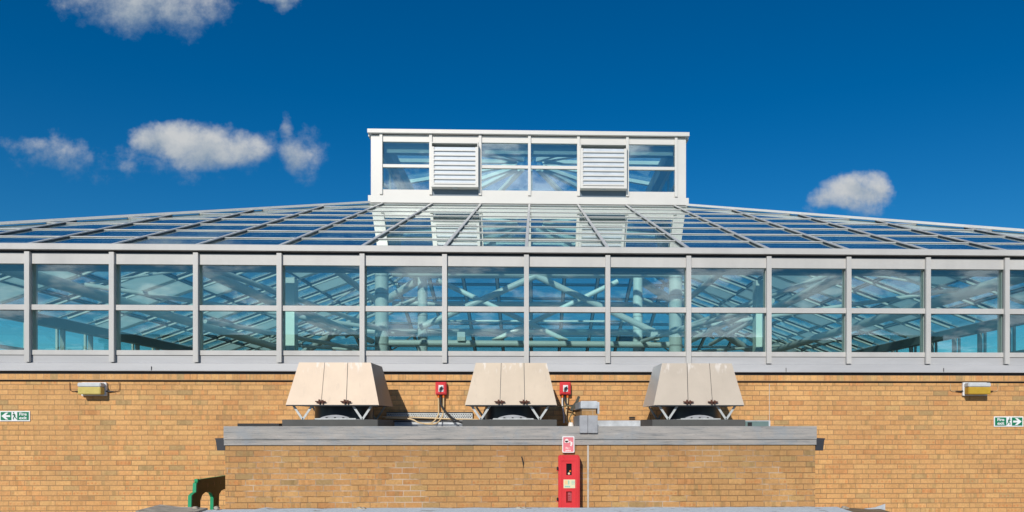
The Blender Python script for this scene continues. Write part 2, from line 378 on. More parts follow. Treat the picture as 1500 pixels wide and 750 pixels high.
def smooth_pts(pts, n=8):
    pts = [Vector(p) for p in pts]; P = [pts[0]]+pts+[pts[-1]]; out = []
    for i in range(1, len(P)-2):
        a, b, c_, d_ = P[i-1:i+3]
        for k in range(n):
            t = k/n; out.append(.5*((2*b)+(c_-a)*t+(2*a-5*b+4*c_-d_)*t*t+(3*b-a-3*c_+d_)*t**3))
    out.append(pts[-1]); return out

# ------------------------------------------------------------------ ground
gr = MB(); gr.add([(-3000,-3000,0),(3000,-3000,0),(3000,3000,0),(-3000,3000,0)], [(0,1,2,3)])
tag(gr.build('ground', M_ground), 'grey flat terrace paving around the brick building', kind='structure')

# ------------------------------------------------------------------ main building
YW = 11.7; CX, CY = -.11, 23.63; HE = CY-YW; HL = 4.0; BAY = 1.231; SL = .365; ZE = 4.257
bld = thing('atrium_building', 'buff brick building with long glazed wall, low glass roof and white framed lantern', 'building', (CX, CY, 0))
def side(k):
    """maps front-face coords (a along wall, v = depth inward from wall face, z) to side k"""
    ck, sk = [(1, 0), (0, 1), (-1, 0), (0, -1)][k]
    def fn(p):
        x, y = p[0], p[1]-HE
        return (CX+x*ck-y*sk, CY+x*sk+y*ck, p[2])
    return fn

# brick base: four walls as a ring
for k in range(4):
    h = HE if k % 2 == 0 else HE-.3
    MB().box(-h, h, 0, .3, 0, 2.215).xf(side(k)).build('brick_wall', M_brick, bld)
    h = h+.042 if k % 2 == 0 else h-.042
    hd = MB().box(-h, h, -.042, .3, 2.2375, 2.325).xf(side(k)).build('header_course', M_head, bld)
    MB().box(-h+.1, h-.1, .012, .3, 2.215, 2.2375).xf(side(k)).build('header_shadow_strip', M_frame_dk, hd)  # black strip painted as the shadow under the header course
    MB().box(-h+.1, h-.1, .012, .3, 2.325, 2.372).xf(side(k)).build('sill_shadow_strip', M_frame_dk, hd)  # black strip painted as the shadow of the sill
MB().box(CX-HE+.4, CX+HE-.4, CY-HE+.4, CY+HE-.4, .004, .1).build('inside_floor', M_concrete, bld)

zs = dict(eave_t=4.257, eave_b=4.165, head_t=4.125, glass_t=3.967, tr_t=3.359, tr_b=3.28, glass_b=2.685, bot=2.612, fl=2.50, flb=2.372)
for k in range(4):
    h = HE+.02
    fr = MB()
    fr.box(-h+.1, h-.1, -.004, .10, zs['glass_t'], zs['head_t'])
    fr.box(-h+.1, h-.1, .0, .10, zs['glass_b']-.072, zs['glass_b'])
    gw_ = fr.xf(side(k)).build('glazed_wall', M_frame, bld)
    ev = MB().prism([(-.085, zs['eave_b']), (.14, zs['eave_b']), (.14, zs['eave_t']-.02), (-.07, zs['eave_t']), (-.085, zs['eave_t']-.012)], 'x', -h-.06, h+.06).xf(side(k))
    ev.build('eave_gutter', M_frame, bld)
    MB().box(-h+.12, h-.12, .02, .10, zs['head_t'], zs['eave_b']).xf(side(k)).build('dark_gap', M_frame_dk, gw_)
    MB().box(-h+.1, h-.1, .014, .1, zs['fl'], 2.605).xf(side(k)).build('lower_panel', M_sill, gw_)
    MB().box(-h+.1, h-.1, .03, .1, 2.605, 2.613).xf(side(k)).build('panel_gap', M_frame_dk, gw_)
    MB().prism([(.1, zs['flb']), (-.05, zs['flb']), (-.05, 2.385), (-.042, 2.388), (-.03, 2.488), (.012, zs['fl']), (.1, zs['fl'])], 'x', -h, h).xf(side(k)).build('sill_flashing', M_sill, bld)
    MB().box(-h+.15, h-.15, .22, .42, 3.935, 4.16).xf(side(k)).build('inner_eave_beam', M_beam, bld)
    n = 9
    xs = [i*BAY for i in range(-n, n+1)]
    ed = [-HE+.04]+xs+[HE-.04]
    for x in xs+[-HE+.05, HE-.05]:
        m_ = MB().box(x-.036, x+.036, -.052, -.004, 2.505, zs['head_t']+.012).xf(side(k)).build('mullion', M_frame, gw_)
    for x in xs:
        MB().box(x-.03, x+.03, .05, .16, 2.62, 4.0).xf(side(k)).build('inner_mullion', M_frame, gw_)
    for i in range(len(ed)-1):
        a, b = ed[i]+.036, ed[i+1]-.036
        MB().box(a, b, -.012, .08, zs['tr_b'], zs['tr_t']).xf(side(k)).build('transom', M_frame, gw_)
        for z0, z1 in ((zs['glass_b'], zs['tr_b']), (zs['tr_t'], zs['glass_t'])):
            if k == 0: MB().box(a, b, .016, .027, z1-.012, z1-.0005).box(a+.0005, a+.014, .016, .027, z0, z1-.0125).box(b-.008, b-.0005, .016, .027, z0, z1-.0125).build('pane_edge_shadow', M_frame_dk, gw_)  # dark strips paint the shadow lines along the pane edges
            MB().box(a, b, .028, .046, z0, z1).xf(side(k)).build('window_pane', M_wallglass, gw_).rotation_euler = (random.gauss(0, .0016), 0, random.gauss(0, .0016))

for xj in (224, 700, 1012, 1150, 1380):
    j = W(xj, 540, YW).x
    MB().box(j-.003, j+.003, YW-.0535, YW-.04, 2.376, 2.44).build('flashing_joint', M_frame_dk, bld)
# roof slopes
UM = HE-HL; NB = 8; DU = .985
def rz(u): return ZE+.015+SL*u
nrm = Vector((0, -SL, 1)).normalized()
for k in range(4):
    g_ = MB(); t = .02
    poly = [(-HE, 0), (HE, 0), (HL, UM), (-HL, UM)]
    vs = [(a, u, rz(u)-.035) for a, u in poly]+[(a, u, rz(u)-.035-t) for a, u in poly]
    g_.add(vs, [(0,1,2,3)], 0)
    g_.add(vs, [(7,6,5,4),(0,4,5,1),(1,5,6,2),(2,6,7,3),(3,7,4,0)], 1)
    slope = g_.xf(side(k)).build('roof_slope', [M_roofglass, M_roofglass_in], bld)
    for i in range(-9, 10):
        a = i*BAY; u1 = min(UM, HE-abs(a))-.02
        MB().beam((a, .0, rz(.0)-.006), (a, u1, rz(u1)-.006), .05, .016, nrm).beam((a, .03, rz(.03)-.0255), (a, u1, rz(u1)-.0255), .036, .023, nrm, 1).xf(side(k)).build('rafter_bar', [M_roofbar, M_frame_dk], slope)
        MB().beam((a, .25, rz(.25)-.066), (a, u1, rz(u1)-.066), .14, .012, nrm).xf(side(k)).build('inner_gasket', M_frame_dk, slope)
        MB().beam((a, .25, rz(.25)-.105), (a, u1, rz(u1)-.105), .075, .06, nrm).xf(side(k)).build('inner_rafter', M_inner, slope)
    for j in range(1, NB+1):
        u = min(j*DU, UM-.03); A = HE-u-.03
        MB().beam((-A, u, rz(u)-.0235), (A, u, rz(u)-.0235), .05, .011, nrm).beam((-A, u, rz(u)-.0325), (A, u, rz(u)-.0325), .044, .007, nrm, 1).xf(side(k)).build('cross_bar', [M_roofbar, M_frame_dk], slope)
        MB().beam((-A, u, rz(u)-.085), (A, u, rz(u)-.085), .045, .04, nrm).xf(side(k)).build('inner_cross_bar', M_beam, slope)
    f = side(k)
    MB().beam(f((HE, 0, rz(0)+.01)), f((HL, UM, rz(UM)+.01)), .08, .05).build('hip_bar', M_roofbar, bld)
    # purlin tubes and hip tubes
    for u in (1.95, 4.0, 6.2):
        A = HE-u-.5
        MB().tube([(-A, u, rz(u)-.42), (A, u, rz(u)-.42)], .13 if u < 5 else .10, 14).xf(side(k)).build('purlin_tube', M_steel, bld, smooth=True)
    MB().tube([f((HE-.5, .5, rz(.5)-.45)), f((HL-.1, UM+.1, rz(UM)-.45))], .15, 14).build('hip_tube', M_steel, bld, smooth=True)
    for s_ in (-1, 1):
        MB().tube([f((s_*3.8, UM+.2, 6.1)), f((s_*7.6, 3.6, rz(3.6)-.45))], .055, 10).build('raking_strut', M_steel, bld, smooth=True)
        MB().tube([f((s_*3.8, UM+.2, 4.0)), f((s_*6.4, 2.2, rz(2.2)-.45))], .055, 10).build('raking_strut', M_steel, bld, smooth=True)
        MB().tube([f((s_*6.1, 1.95, rz(1.95)-.3)), f((s_*2.6, 6.2, rz(6.2)-.3))], .03, 8).build('tie_rod', M_steel, bld, smooth=True)
# mint roller blinds / opaque panels under some roof cells (side slopes and rear)
cells = {1: [(-5, 2), (-2, 3), (-2, 4), (1, 2), (3, 1), (4, 3), (6, 1), (-7, 1), (2, 5), (0, 4)], 3: [(-6, 1), (-4, 2), (-3, 3), (-1, 2), (1, 3), (3, 2), (5, 1), (2, 1), (-2, 5), (6, 2)], 2: [(-4, 2), (4, 3)]}
rp = random.Random(11)
for k_ in (1, 3):
    for i in range(-9, 9):
        for j in range(0, 7):
            if rp.random() < .17 and (i, j) not in cells[k_] and max(abs(i), abs(i+1))*BAY < HE-(j+1)*DU: cells[k_].append((i, j))
for k, cs in cells.items():
    for (i, j) in cs:
        a0, a1 = i*BAY+.04, (i+1)*BAY-.04; u0, u1 = j*DU+.04, (j+1)*DU-.04
        vs = [(a, u, rz(u)-.075-dz_) for dz_ in (0, .02) for a, u in ((a0,u0),(a1,u0),(a1,u1),(a0,u1))]
        MB().add(vs, [(0,1,2,3),(7,6,5,4),(0,4,5,1),(1,5,6,2),(2,6,7,3),(3,7,4,0)]).xf(side(k)).build('opaque_roof_panel', M_blind, bld)

# columns under the lantern, ties and cross bracing
YF, YB = 20.0, 27.3
for sx in (-1, 1):
    for y in (YF, YB):
        x = CX+sx*3.80
        MB().tube([(x, y, .1), (x, y, 7.1)], .172, 24).build('steel_column', M_steel, bld, smooth=True)
        for z in (4.9, 5.35, 3.6):
            MB().tube([(x, y, z), (x, y, z+.035)], .182, 24).build('column_collar', M_galv, bld, smooth=True)
def T(x, y, Y): return W(x, y, Y)
def strut(p, q_, Y, r, nm='brace'): MB().tube([T(*p, Y), T(*q_, Y)], r, 12).build(nm, M_steel, bld, smooth=True)
strut((785, 404), (615, 480), YF, .085); strut((785, 404), (958, 486), YF, .085)
strut((640, 410), (831, 500), YB-1.5, .085); strut((905, 412), (722, 500), YB-1.5, .085)
strut((570, 502), (980, 505), YF, .08, 'tie_beam'); strut((600, 402), (930, 402), YB, .14, 'tie_beam')
strut((620, 470), (925, 471), YB, .035, 'tie_beam'); strut((575, 400), (985, 401), YF, .10, 'tie_beam')
MB().box(T(670, 480, YF-.1).x, T(682, 480, YF).x, YF-.15, YF+.05, T(670, 500, YF).z, T(670, 487, YF).z).build('gusset_plate', M_inner, bld)
MB().box(T(953, 480, YF-.1).x, T(965, 480, YF).x, YF-.15, YF+.05, T(953, 499, YF).z, T(953, 484, YF).z).build('gusset_plate', M_inner, bld)
for (x0, x1) in ((414, 434), (1105, 1122)):
    a, b = T(x0, 450, 12.7).x, T(x1, 450, 12.7).x
    MB().box(a, b, 12.6, 12.8, .1, 3.95).build('inner_post', M_inner, bld)
for (px_, py_, qx, qy, r, Ya, Yb) in ((1010, 500, 1130, 440, .07, 20., 15.), (1040, 505, 1240, 395, .05, 21., 14.), (940, 500, 1095, 455, .05, 20., 14.), (545, 500, 420, 445, .07, 20., 15.), (300, 470, 530, 512, .05, 15., 22.)):
    MB().tube([T(px_, py_, Ya), T(qx, qy, Yb)], r, 12).build('raking_strut', M_steel, bld, smooth=True)

# lantern
LH = 4.08; YL = CY-HL; BL_ = 1.247
lz = dict(base_b=7.155, base_t=7.333, bot=7.50, gt=8.71, ht=8.876, cb=8.90, ct=8.995, tb=8.061, tt=8.137)
def lside(k):
    ck, sk = [(1, 0), (0, 1), (-1, 0), (0, -1)][k]
    return lambda p: (CX+p[0]*ck-(p[1]-HL)*sk, CY+p[0]*sk+(p[1]-HL)*ck, p[2])
for k in range(4):
    f = lside(k); e = 0 if k % 2 == 0 else -.12
    lw = MB()
    lw.box(-HL, -3.76, 0, .12, lz['base_t'], lz['ht']); lw.box(3.76, HL, 0, .12, lz['base_t'], lz['ht'])
    lw.box(-3.76, 3.76, 0, .12, lz['gt'], lz['ht']); lw.box(-3.76, 3.76, 0, .12, lz['base_t'], lz['bot'])
    if k % 2:
        lw = MB(); lw.box(-HL+.121, -3.76, 0, .12, lz['base_t'], lz['ht']); lw.box(3.76, HL-.121, 0, .12, lz['base_t'], lz['ht'])
        lw.box(-3.76, 3.76, 0, .12, lz['gt'], lz['ht']); lw.box(-3.76, 3.76, 0, .12, lz['base_t'], lz['bot'])
    L = lw.xf(f).build('lantern_wall', M_lant, bld)
    MB().box(-HL-.06-e, HL+.06+e, -.06, .12, lz['base_b'], lz['base_t']).xf(f).build('lantern_base', M_lant, bld)
    MB().box(-HL+.02-e, HL-.02+e, .03, .12, lz['ht'], lz['cb']).xf(f).build('dark_gap', M_frame_dk, L)
    MB().prism([(-.10, lz['cb']), (.2, lz['cb']), (.2, lz['ct']-.01), (-.10, lz['ct'])], 'x', -HL-.07-2*e, HL+.07+2*e).xf(f).build('lantern_cap', M_lant, bld)
    MB().box(-HL+.3, HL-.3, .2, .4, 8.50, 8.86).xf(f).build('lantern_inner_beam', M_beam, bld)
    ms = [i*BL_ for i in range(-3, 4)]
    for x in ms: MB().box(x-.035, x+.035, -.045, -.002, 7.37, lz['cb']-.002).xf(f).build('mullion', M_lant, L)
    for i in range(6):
        a, b = ms[i]+.035, ms[i+1]-.035
        if i in (1, 4) and k in (0, 2):
            # projecting louvred vent
            P = MB(); z0, z1 = T(667, 272, YL-.25).z, T(667, 209, YL-.25).z; yo = -.22
            P.box(a+.0, a+.02, yo, .04, z0, z1); P.box(b-.02, b, yo, .04, z0, z1)
            P.box(a, b, yo, .04, z0-.02, z0+.0); P.box(a, b, yo, .04, z1, z1+.02)
            P.box(a+.02, a+.07, yo, yo+.03, z0, z1-.09); P.box(b-.07, b-.02, yo, yo+.03, z0, z1-.09)
            P.box(a+.07, b-.07, yo, yo+.03, z0, z0+.035)
            V = P.xf(f).build('louvre_vent', M_lant, bld)
            MB().box(a+.021, b-.021, yo+.034, yo+.05, z0+.01, z1-.09).xf(f).build('vent_back', M_ventback, V)
            nS = 8; hh = (z1-.08-z0-.05)/nS
            for s_ in range(nS):
                zb = z0+.05+s_*hh
                MB().prism([(yo+.033, zb+.012), (yo+.004, zb), (yo+.0, zb+.006), (yo+.0, zb+.034), (yo+.033, zb+.046)], 'x', a+.07, b-.07).xf(f).build('slat', M_lant, V)
            MB().box(a-.0, b+.0, -.006, -.001, z0-.20, z0-.021).xf(f).build('vent_shadow_panel', M_vent_shadow, V)  # dark panel paints the vent's shadow on the bay below it
            MB().box((a+b)/2-.05, (a+b)/2+.05, yo+.05, yo+.10, z0-.045, z0-.02).xf(f).build('catch', M_galv, V)
        else:
            MB().box(a, b, -.008, .06, lz['tb'], lz['tt']).xf(f).build('transom', M_lant, L)
            for z0, z1 in ((lz['bot'], lz['tb']), (lz['tt'], lz['gt'])):
                MB().box(a, b, .03, .05, z0, z1).xf(f).build('window_pane', M_lantglass, L)
# lantern roof: shallow glazed pyramid with radiating ribs
ap = (CX, CY, 9.62)
lr = MB(); cs_ = [(CX-3.9, CY-3.9, 8.98), (CX+3.9, CY-3.9, 8.98), (CX+3.9, CY+3.9, 8.98), (CX-3.9, CY+3.9, 8.98)]
lr.add(cs_+[ap]+[(x, y, z-.02) for x, y, z in cs_]+[(ap[0], ap[1], ap[2]-.02)], [(0,1,4),(1,2,4),(2,3,4),(3,0,4),(6,5,9),(7,6,9),(8,7,9),(5,8,9),(0,5,6,1),(1,6,7,2),(2,7,8,3),(3,8,5,0)])
LRo = lr.build('lantern_roof', M_roofglass_in, bld)
for k in range(4):
    f = lside(k)
    for i in (-3, -1.6, 0, 1.6, 3):
        x = i*BL_; u = 3.9-abs(x)
        if u < .3: u = .3
        p0 = f((x, .12, 8.98-.08)); q0 = f((x*.12, 3.6, 9.5))
        MB().beam(p0, q0, .14, .10).build('roof_rib', M_inner, LRo)
    for u in (1.9,):
        MB().beam(f((-3.9+u, u+.1, 8.9+u*.16)), f((3.9-u, u+.1, 8.9+u*.16)), .05, .06).build('roof_cross_bar', M_inner, LRo)

# ------------------------------------------------------------------ annex in front
YA = 10.1
XL, XR = W(328, 650, YA).x, W(1196, 650, YA).x
PT, PM, PB = 1.557, 1.385, 1.312
an = thing('brick_annex', 'low buff brick annex with weathered grey fascia, standing before the main brick wall', 'building', ((XL+XR)/2, YA, 0))
MB().box(XL+.01, XR-.01, YA+.02, YW-.004, .0, PB).build('brick_wall', M_brick2, an)
fa = MB(); fa.box(XL, XR, YA-.012, YA+.1, PM, PT); fa.box(XL, XR, YA, YA+.1, PB, PM-.004)
fa.box(XL, XL+.1, YA+.102, YW-.005, PB, PT-.004); fa.box(XR-.1, XR, YA+.102, YW-.005, PB, PT-.004)
fa.build('fascia', M_fascia, an)
MB().box(XL+.102, XR-.102, YA+.102, YW-.005, PB+.002, PT-.02).build('flat_roof', M_lead, an)
for xa, xb in (((578, 700)), ((874, 1010)), ((1085, 1128))):
    a, b = W(xa, 620, YW-.02).x, W(xb, 620, YW-.02).x
    MB().box(a, b, YW-.035, YW-.006, PT-.02, W(xa, 616, YW-.02).z).build('wall_flashing', M_lead_lt, an)
MB().box(W(352, 620, 10.6).x, W(412, 620, 10.6).x, 10.5, 10.8, PT-.018, PT+.036).build('roof_shadow_strip', M_black, an)  # black box painted as a dark shadow along the roof edge
for xa, xb, sg in ((315, 327.5, -1), (1197, 1208.5, 1)):
    a, b = W(xa, 650, YA+.05).x, W(xb, 650, YA+.05).x
    zt, zb = W(xa, 642, YA+.05).z, W(xa, 660, YA+.05).z
    if sg < 0: pl = [(a, zt), (XL-.002, zt), (XL-.002, zb), (a+.03, zb), (a+.012, zt-.025)]
    else: pl = [(XR+.002, zt), (b, zt), (b-.012, zt-.025), (b-.03, zb), (XR+.002, zb)]
    MB().prism(pl, 'y', YA+.04, YW-.01).build('side_gutter', M_gutter, an)
# pale sealed joints and dark crack
x = W(861.5, 690, YA).x; MB().box(x-.012, x+.012, YA+.013, YA+.03, 0, PB-.002).build('sealed_joint', M_tube, an)
x = W(1127, 600, YW).x; MB().box(x-.004, x+.004, YW-.003, YW+.01, 1.6, 2.2).build('sealed_joint', M_tube, bld)
# dark streak on the annex wall
a = W(764, 669, YA); b = W(766, 685, YA)
MB().add([(a.x-.006, YA+.0, a.z), (a.x+.008, YA+.0, a.z), (b.x+.012, YA+.0, (a.z+b.z)/2), (b.x+.004, YA, b.z), (b.x-.006, YA, (a.z+b.z)/2),
          (a.x-.006, YA+.019, a.z), (a.x+.008, YA+.019, a.z), (b.x+.012, YA+.019, (a.z+b.z)/2), (b.x+.004, YA+.019, b.z), (b.x-.006, YA+.019, (a.z+b.z)/2)],
         [(0,1,2,3,4),(9,8,7,6,5),(0,5,6,1),(1,6,7,2),(2,7,8,3),(3,8,9,4),(4,9,5,0)]).build('black_sealant_smear', M_black, an)
# black pair of wall slots
for xa, xb in ((921, 930), (921.5, 930)):
    pass
for n_, y in enumerate((610.5, 613)):
    a = W(921.5, y, YW); b = W(930, y+1.6, YW)
    MB().box(a.x, b.x, YW-.012, YW+.01, b.z, a.z).build('weep_vent', M_black, bld)
for n_, y in enumerate((610.5, 613)):
    a = W(922, y, YW); 
    o_ = W(1103, y, YW)

# upstand between roof halves, capped in lead, with lead apron over the fascia
ups = thing('parapet_upstand', 'short brick upstand wall capped and dressed in grey lead, crossing the annex roof', 'wall', (W(863, 620, YA).x, YA, PT))
xa, xb = W(851, 600, YA).x, W(874, 600, YA).x
zc = W(862, 598.5, YA).z; zt = W(862, 587.5, YA).z; zl = W(862, 608.5, YA).z
MB().box(xa+.012, xb-.01, YA-.002, YW-.006, zl, zc).build('brick_band', M_brick2, ups)
MB().box(xa-.005, xb+.008, YA-.028, YW-.005, zc, zt).build('lead_cap', M_lead_lt, ups, bevel=.006)
MB().box(xb+.009, xb+.034, YA-.02, YA+.2, W(862, 606, YA).z, zt-.012).build('cap_drip', M_lead_lt, ups)
xm = W(861, 600, YA).x
MB().box(xa-.02, xm-.004, YA-.045, YW-.007, PT-.09, zl).build('lead_apron', M_lead, ups, bevel=.004)
MB().box(xm+.000, xb+.01, YA-.045, YW-.007, PT-.09, zl).build('lead_apron', M_lead, ups, bevel=.004)

# ------------------------------------------------------------------ roof extract fans
def fan(cx, hood_m, side_m, label):
    """cx: centre x in place coordinates"""
    y0 = 10.30; D = 1.04; F = .135; BW = 1.225; zb = 1.835; zt = 2.41
    r = thing('roof_fan', label, 'fan', (cx, y0+D/2, PT), 'cream roof fans in a row on the annex roof')
    x0, x1 = cx-BW/2, cx+BW/2; y1 = y0+D
    # front: three panels (middle slightly proud), sloping
    def fr(xb0, xb1, xt0, xt1, off, t=.012):
        return MB().add([(xb0, y0-off, zb), (xb1, y0-off, zb), (xt1, y0+F-off, zt), (xt0, y0+F-off, zt),
                         (xb0, y0-off+t, zb), (xb1, y0-off+t, zb), (xt1, y0+F-off+t, zt), (xt0, y0+F-off+t, zt)],
                        [(0,1,2,3),(7,6,5,4),(0,4,5,1),(1,5,6,2),(2,6,7,3),(3,7,4,0)])
    f1, f2 = x0+BW*.425, x0+BW*.635 if False else x0+BW*.66
    f1 = x0+BW*.38; f2 = x0+BW*.65
    t1, t2 = f1-.0+.012, f2-.012
    core = MB().add([(x0, y0+.012, zb), (x1, y0+.012, zb), (x1, y1, zb), (x0, y1, zb), (x0+F, y0+F+.012, zt), (x1-F, y0+F+.012, zt), (x1-F, y1-F, zt), (x0+F, y1-F, zt)],
                    [(4,5,6,7)], 0)
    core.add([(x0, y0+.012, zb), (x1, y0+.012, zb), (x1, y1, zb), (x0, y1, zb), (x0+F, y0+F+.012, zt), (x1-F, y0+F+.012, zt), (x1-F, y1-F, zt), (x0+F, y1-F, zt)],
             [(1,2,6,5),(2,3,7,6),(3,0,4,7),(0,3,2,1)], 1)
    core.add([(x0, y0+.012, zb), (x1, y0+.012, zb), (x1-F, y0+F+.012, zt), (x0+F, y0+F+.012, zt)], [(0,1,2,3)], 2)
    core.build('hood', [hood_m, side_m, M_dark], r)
    fr(x0, f1-.004, x0+F, t1-.004, .0).build('hood_panel', hood_m, r)
    fr(f1+.004, f2-.004, t1+.004, t2-.004, .004).build('hood_panel', hood_m, r)
    fr(f2+.004, x1, t2+.004, x1-F, .0).build('hood_panel', hood_m, r)
    MB().box(x0+.01, x1-.01, y0-.008, y0-.001, zb-.012, zb+.004).build('bottom_rim', M_dark, r)
    for q_ in (f1, f2):
        l = MB()
        l.box(q_-.055, q_+.055, y0-.028, y0-.006, zb+.035, zb+.055); l.box(q_-.028, q_-.008, y0-.034, y0-.004, zb+.018, zb+.075)
        l.box(q_+.014, q_+.032, y0-.034, y0-.004, zb+.018, zb+.068); l.tube([(q_-.07, y0-.02, zb+.05), (q_-.03, y0-.03, zb+.042), (q_+.04, y0-.03, zb+.05), (q_+.068, y0-.02, zb+.044)], .008, 6)
        l.build('latch', M_rust, r)
    # plinth
    MB().box(cx-.64, cx+.61, y0-.06, y1+.05, PT-.012, PT+.088).build('plinth', M_plinth, r, bevel=.006)
    zp = PT+.088
    # V struts near corners
    for sx in (-1, 1):
        for yy in (y0+.06, y1-.08):
            foot = (cx+sx*(BW/2-.22)-.012, yy, zp)
            for dx_ in (-.125, .125):
                MB().beam(foot, (foot[0]+dx_, yy, zb-.002), .028, .012, (0, 1, 0)).build('strut', M_galv, r)
    # fan housing
    yc = (y0+y1)/2; zl_ = zp+.015
    MB().tube([(cx+.02, yc, zp), (cx+.02, yc, zp+.006)], .40, 40).build('base_ring', M_galv, r, smooth=True)
    MB().tube([(cx+.02, yc+.06, zp+.006), (cx+.02, yc+.06, zb-.004)], [.40, .40], 40).build('fan_housing', M_dark, r, smooth=True)
    dm = MB(); n = 28
    pts = [(a, zl_+.002+  .045*max(0, math.sin(math.pi*a_/n))**.7) for a_, a in [(i, (i/n-.5)*.40) for i in range(n+1)]]
    dm.prism([(cx+.02+a, z) for a, z in pts], 'y', y0+.06, y0+.08)
    dm.build('inlet_cone', M_lead, r)
    for i in (-.11, 0, .11, .2): MB().box(cx+.02+i-.012, cx+.02+i+.012, y0+.045, y0+.06, zl_-.001, zl_+.016).build('bolt', M_black, r)
    MB().box(cx-.24, cx+.30, y0+.03, y0+.045, zl_-.014, zl_+.002).build('base_ring', M_galv, r)
    return r
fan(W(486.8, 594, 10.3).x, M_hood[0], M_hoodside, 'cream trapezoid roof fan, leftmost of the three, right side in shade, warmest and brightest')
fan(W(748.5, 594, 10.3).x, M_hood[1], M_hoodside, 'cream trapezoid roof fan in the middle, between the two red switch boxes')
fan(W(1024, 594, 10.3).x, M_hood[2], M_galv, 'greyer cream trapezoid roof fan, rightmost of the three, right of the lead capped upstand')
# small teal-grey duct end beside right-hand plinth
a = W(1092, 617, 10.7); b = W(1126, 624, 10.7)
dct = thing('duct_end', 'small grey green duct lying on the annex roof beside the rightmost fan', 'duct', (a.x, 10.7, PT))
MB().box(a.x, b.x, 10.7, 10.95, PT-.016, a.z).build('casing', mat('duct_green', (.13, .20, .19), .5, var=.2), dct)
MB().box(a.x+.03, a.x+.09, 10.692, 10.70, PT-.01, a.z-.015).build('opening', M_black, dct)
a = W(398, 617, 10.9)
fl_ = MB().beam((a.x, 10.9, PT+.02), (W(420, 622, 10.9).x, 10.9, PT+.01), .06, .035).build('lead_offcut', M_lead_lt)
tag(fl_, 'strip of pale crumpled lead lying on the annex roof left of the first fan', 'lead strip')

# ------------------------------------------------------------------ isolator switches, cables, tray
def isolator(x0, label):
    a = W(x0, 559.5, 11.58); b = W(x0+16, 578, 11.58); cx = (a.x+b.x)/2; cz = (a.z+b.z)/2; hw = (b.x-a.x)/2; hh = (a.z-b.z)/2
    r = thing('isolator_switch', label, 'switch', (cx, YW, cz), 'red switch boxes on the wall')
    MB().box(cx-hw, cx+hw, 11.60, YW-.001, cz-hh, cz+hh).build('box', M_red, r, bevel=.006)
    MB().box(cx-hw+.012, cx+hw-.012, 11.588, 11.601, cz-hh+.012, cz+hh-.012).build('lid', M_red, r, bevel=.004)
    MB().box(cx-.032, cx+.04, 11.58, 11.589, cz-.05, cz+.048).build('face_plate', M_white, r)
    kn = MB().tube([(cx+.005, 11.579, cz-.004), (cx+.005, 11.555, cz-.004)], .022, 16); kn.beam((cx-.018, 11.55, cz-.036), (cx+.026, 11.55, cz+.026), .018, .012, (0, 1, 0))
    kn.build('knob', M_black, r)
    for dx_ in (-.04, .036): MB().tube([(cx+dx_, 11.64, cz-hh), (cx+dx_, 11.64, cz-hh-.045)], .015, 12).build('gland', M_orange, r)
    MB().tube([(cx-.004, 11.64, cz-hh), (cx-.004, 11.64, cz-hh-.035)], .014, 12).build('gland', M_black, r)
    return cx, cz-hh-.04
def cable(pts, r, m_, label, cat='cable', grp=None):
    o = MB().tube(smooth_pts(pts), r, 8).build('cable', m_, smooth=True); tag(o, label, cat, grp); return o
i1, iz1 = isolator(637.5, 'red isolator switch with white plate on the wall left of the middle fan')
i2, iz2 = isolator(820, 'red isolator switch with white plate on the wall right of the middle fan')
Y6 = 11.64
zr = PT+.004
cable([(i1-.04, Y6, iz1), (i1-.038, Y6, iz1-.2), (i1-.05, Y6-.02, 1.70), (i1-.13, Y6-.1, 1.60), (i1-.3, Y6-.14, 1.60), (i1-.45, Y6-.14, 1.66), (i1-.8, Y6-.14, 1.67)], .011, M_beige, 'beige cable dropping from the left gland of the left red switch and running left')
cable([(i1+.036, Y6, iz1), (i1+.032, Y6, iz1-.2), (i1+.01, Y6-.02, 1.68), (i1-.06, Y6-.16, 1.59), (i1-.22, Y6-.2, 1.585)], .011, M_beige, 'beige cable dropping from the right gland of the left red switch')
cable([(i1-.004, Y6, iz1), (i1, Y6-.02, iz1-.1), (i1+.06, Y6-.05, iz1-.2), (i1+.2, Y6-.15, 1.66), (i1+.36, Y6-.25, 1.59)], .016, M_conduit, 'thick black cable curving down right from the left red switch to the middle fan')
cable([(i2-.04, Y6, iz2), (i2-.04, Y6, iz2-.12), (i2-.02, Y6-.04, iz2-.28), (i2-.02, Y6-.08, 1.60)], .011, M_white, 'pale grey cable hanging from the left gland of the right red switch')
cable([(i2+.036, Y6, iz2), (i2+.034, Y6, iz2-.1), (i2+.01, Y6-.04, iz2-.26), (i2+.03, Y6-.1, 1.60)], .011, M_beige, 'beige cable hanging from the right gland of the right red switch')
cable([(i2-.004, Y6, iz2), (i2+.02, Y6-.03, iz2-.1), (i2+.10, Y6-.06, iz2-.13), (i2+.17, Y6-.1, iz2-.08), (i2+.2, Y6-.12, iz2-.02)], .014, M_conduit, 'black cable looping from the right red switch towards the lead upstand')
cable([(i2-.1, Y6-.05, iz2-.16), (i2+.05, Y6-.1, iz2-.13), (i2+.12, Y6-.14, iz2-.2), (i2+.06, Y6-.16, iz2-.32), (i2+.1, Y6-.18, 1.58)], .009, mat('olive_cable', (.12, .10, .04), .6), 'thin olive cable tangled beside the lead upstand')
cl_ = MB(); cl_.beam((i2+.13, 11.45, iz2-.17), (i2+.2, 11.45, iz2+.01), .04, .03, (0, 1, 0)); cl_.beam((i2+.08, 11.44, iz2-.2), (i2+.18, 11.44, iz2-.06), .05, .03, (0, 1, 0))
tag(cl_.build('cable_clamp', mat('clamp_dark', (.05, .05, .035), .6, var=.3, vscale=30)), 'dark clamp holding tangled cables beside the lead capped upstand', 'clamp')
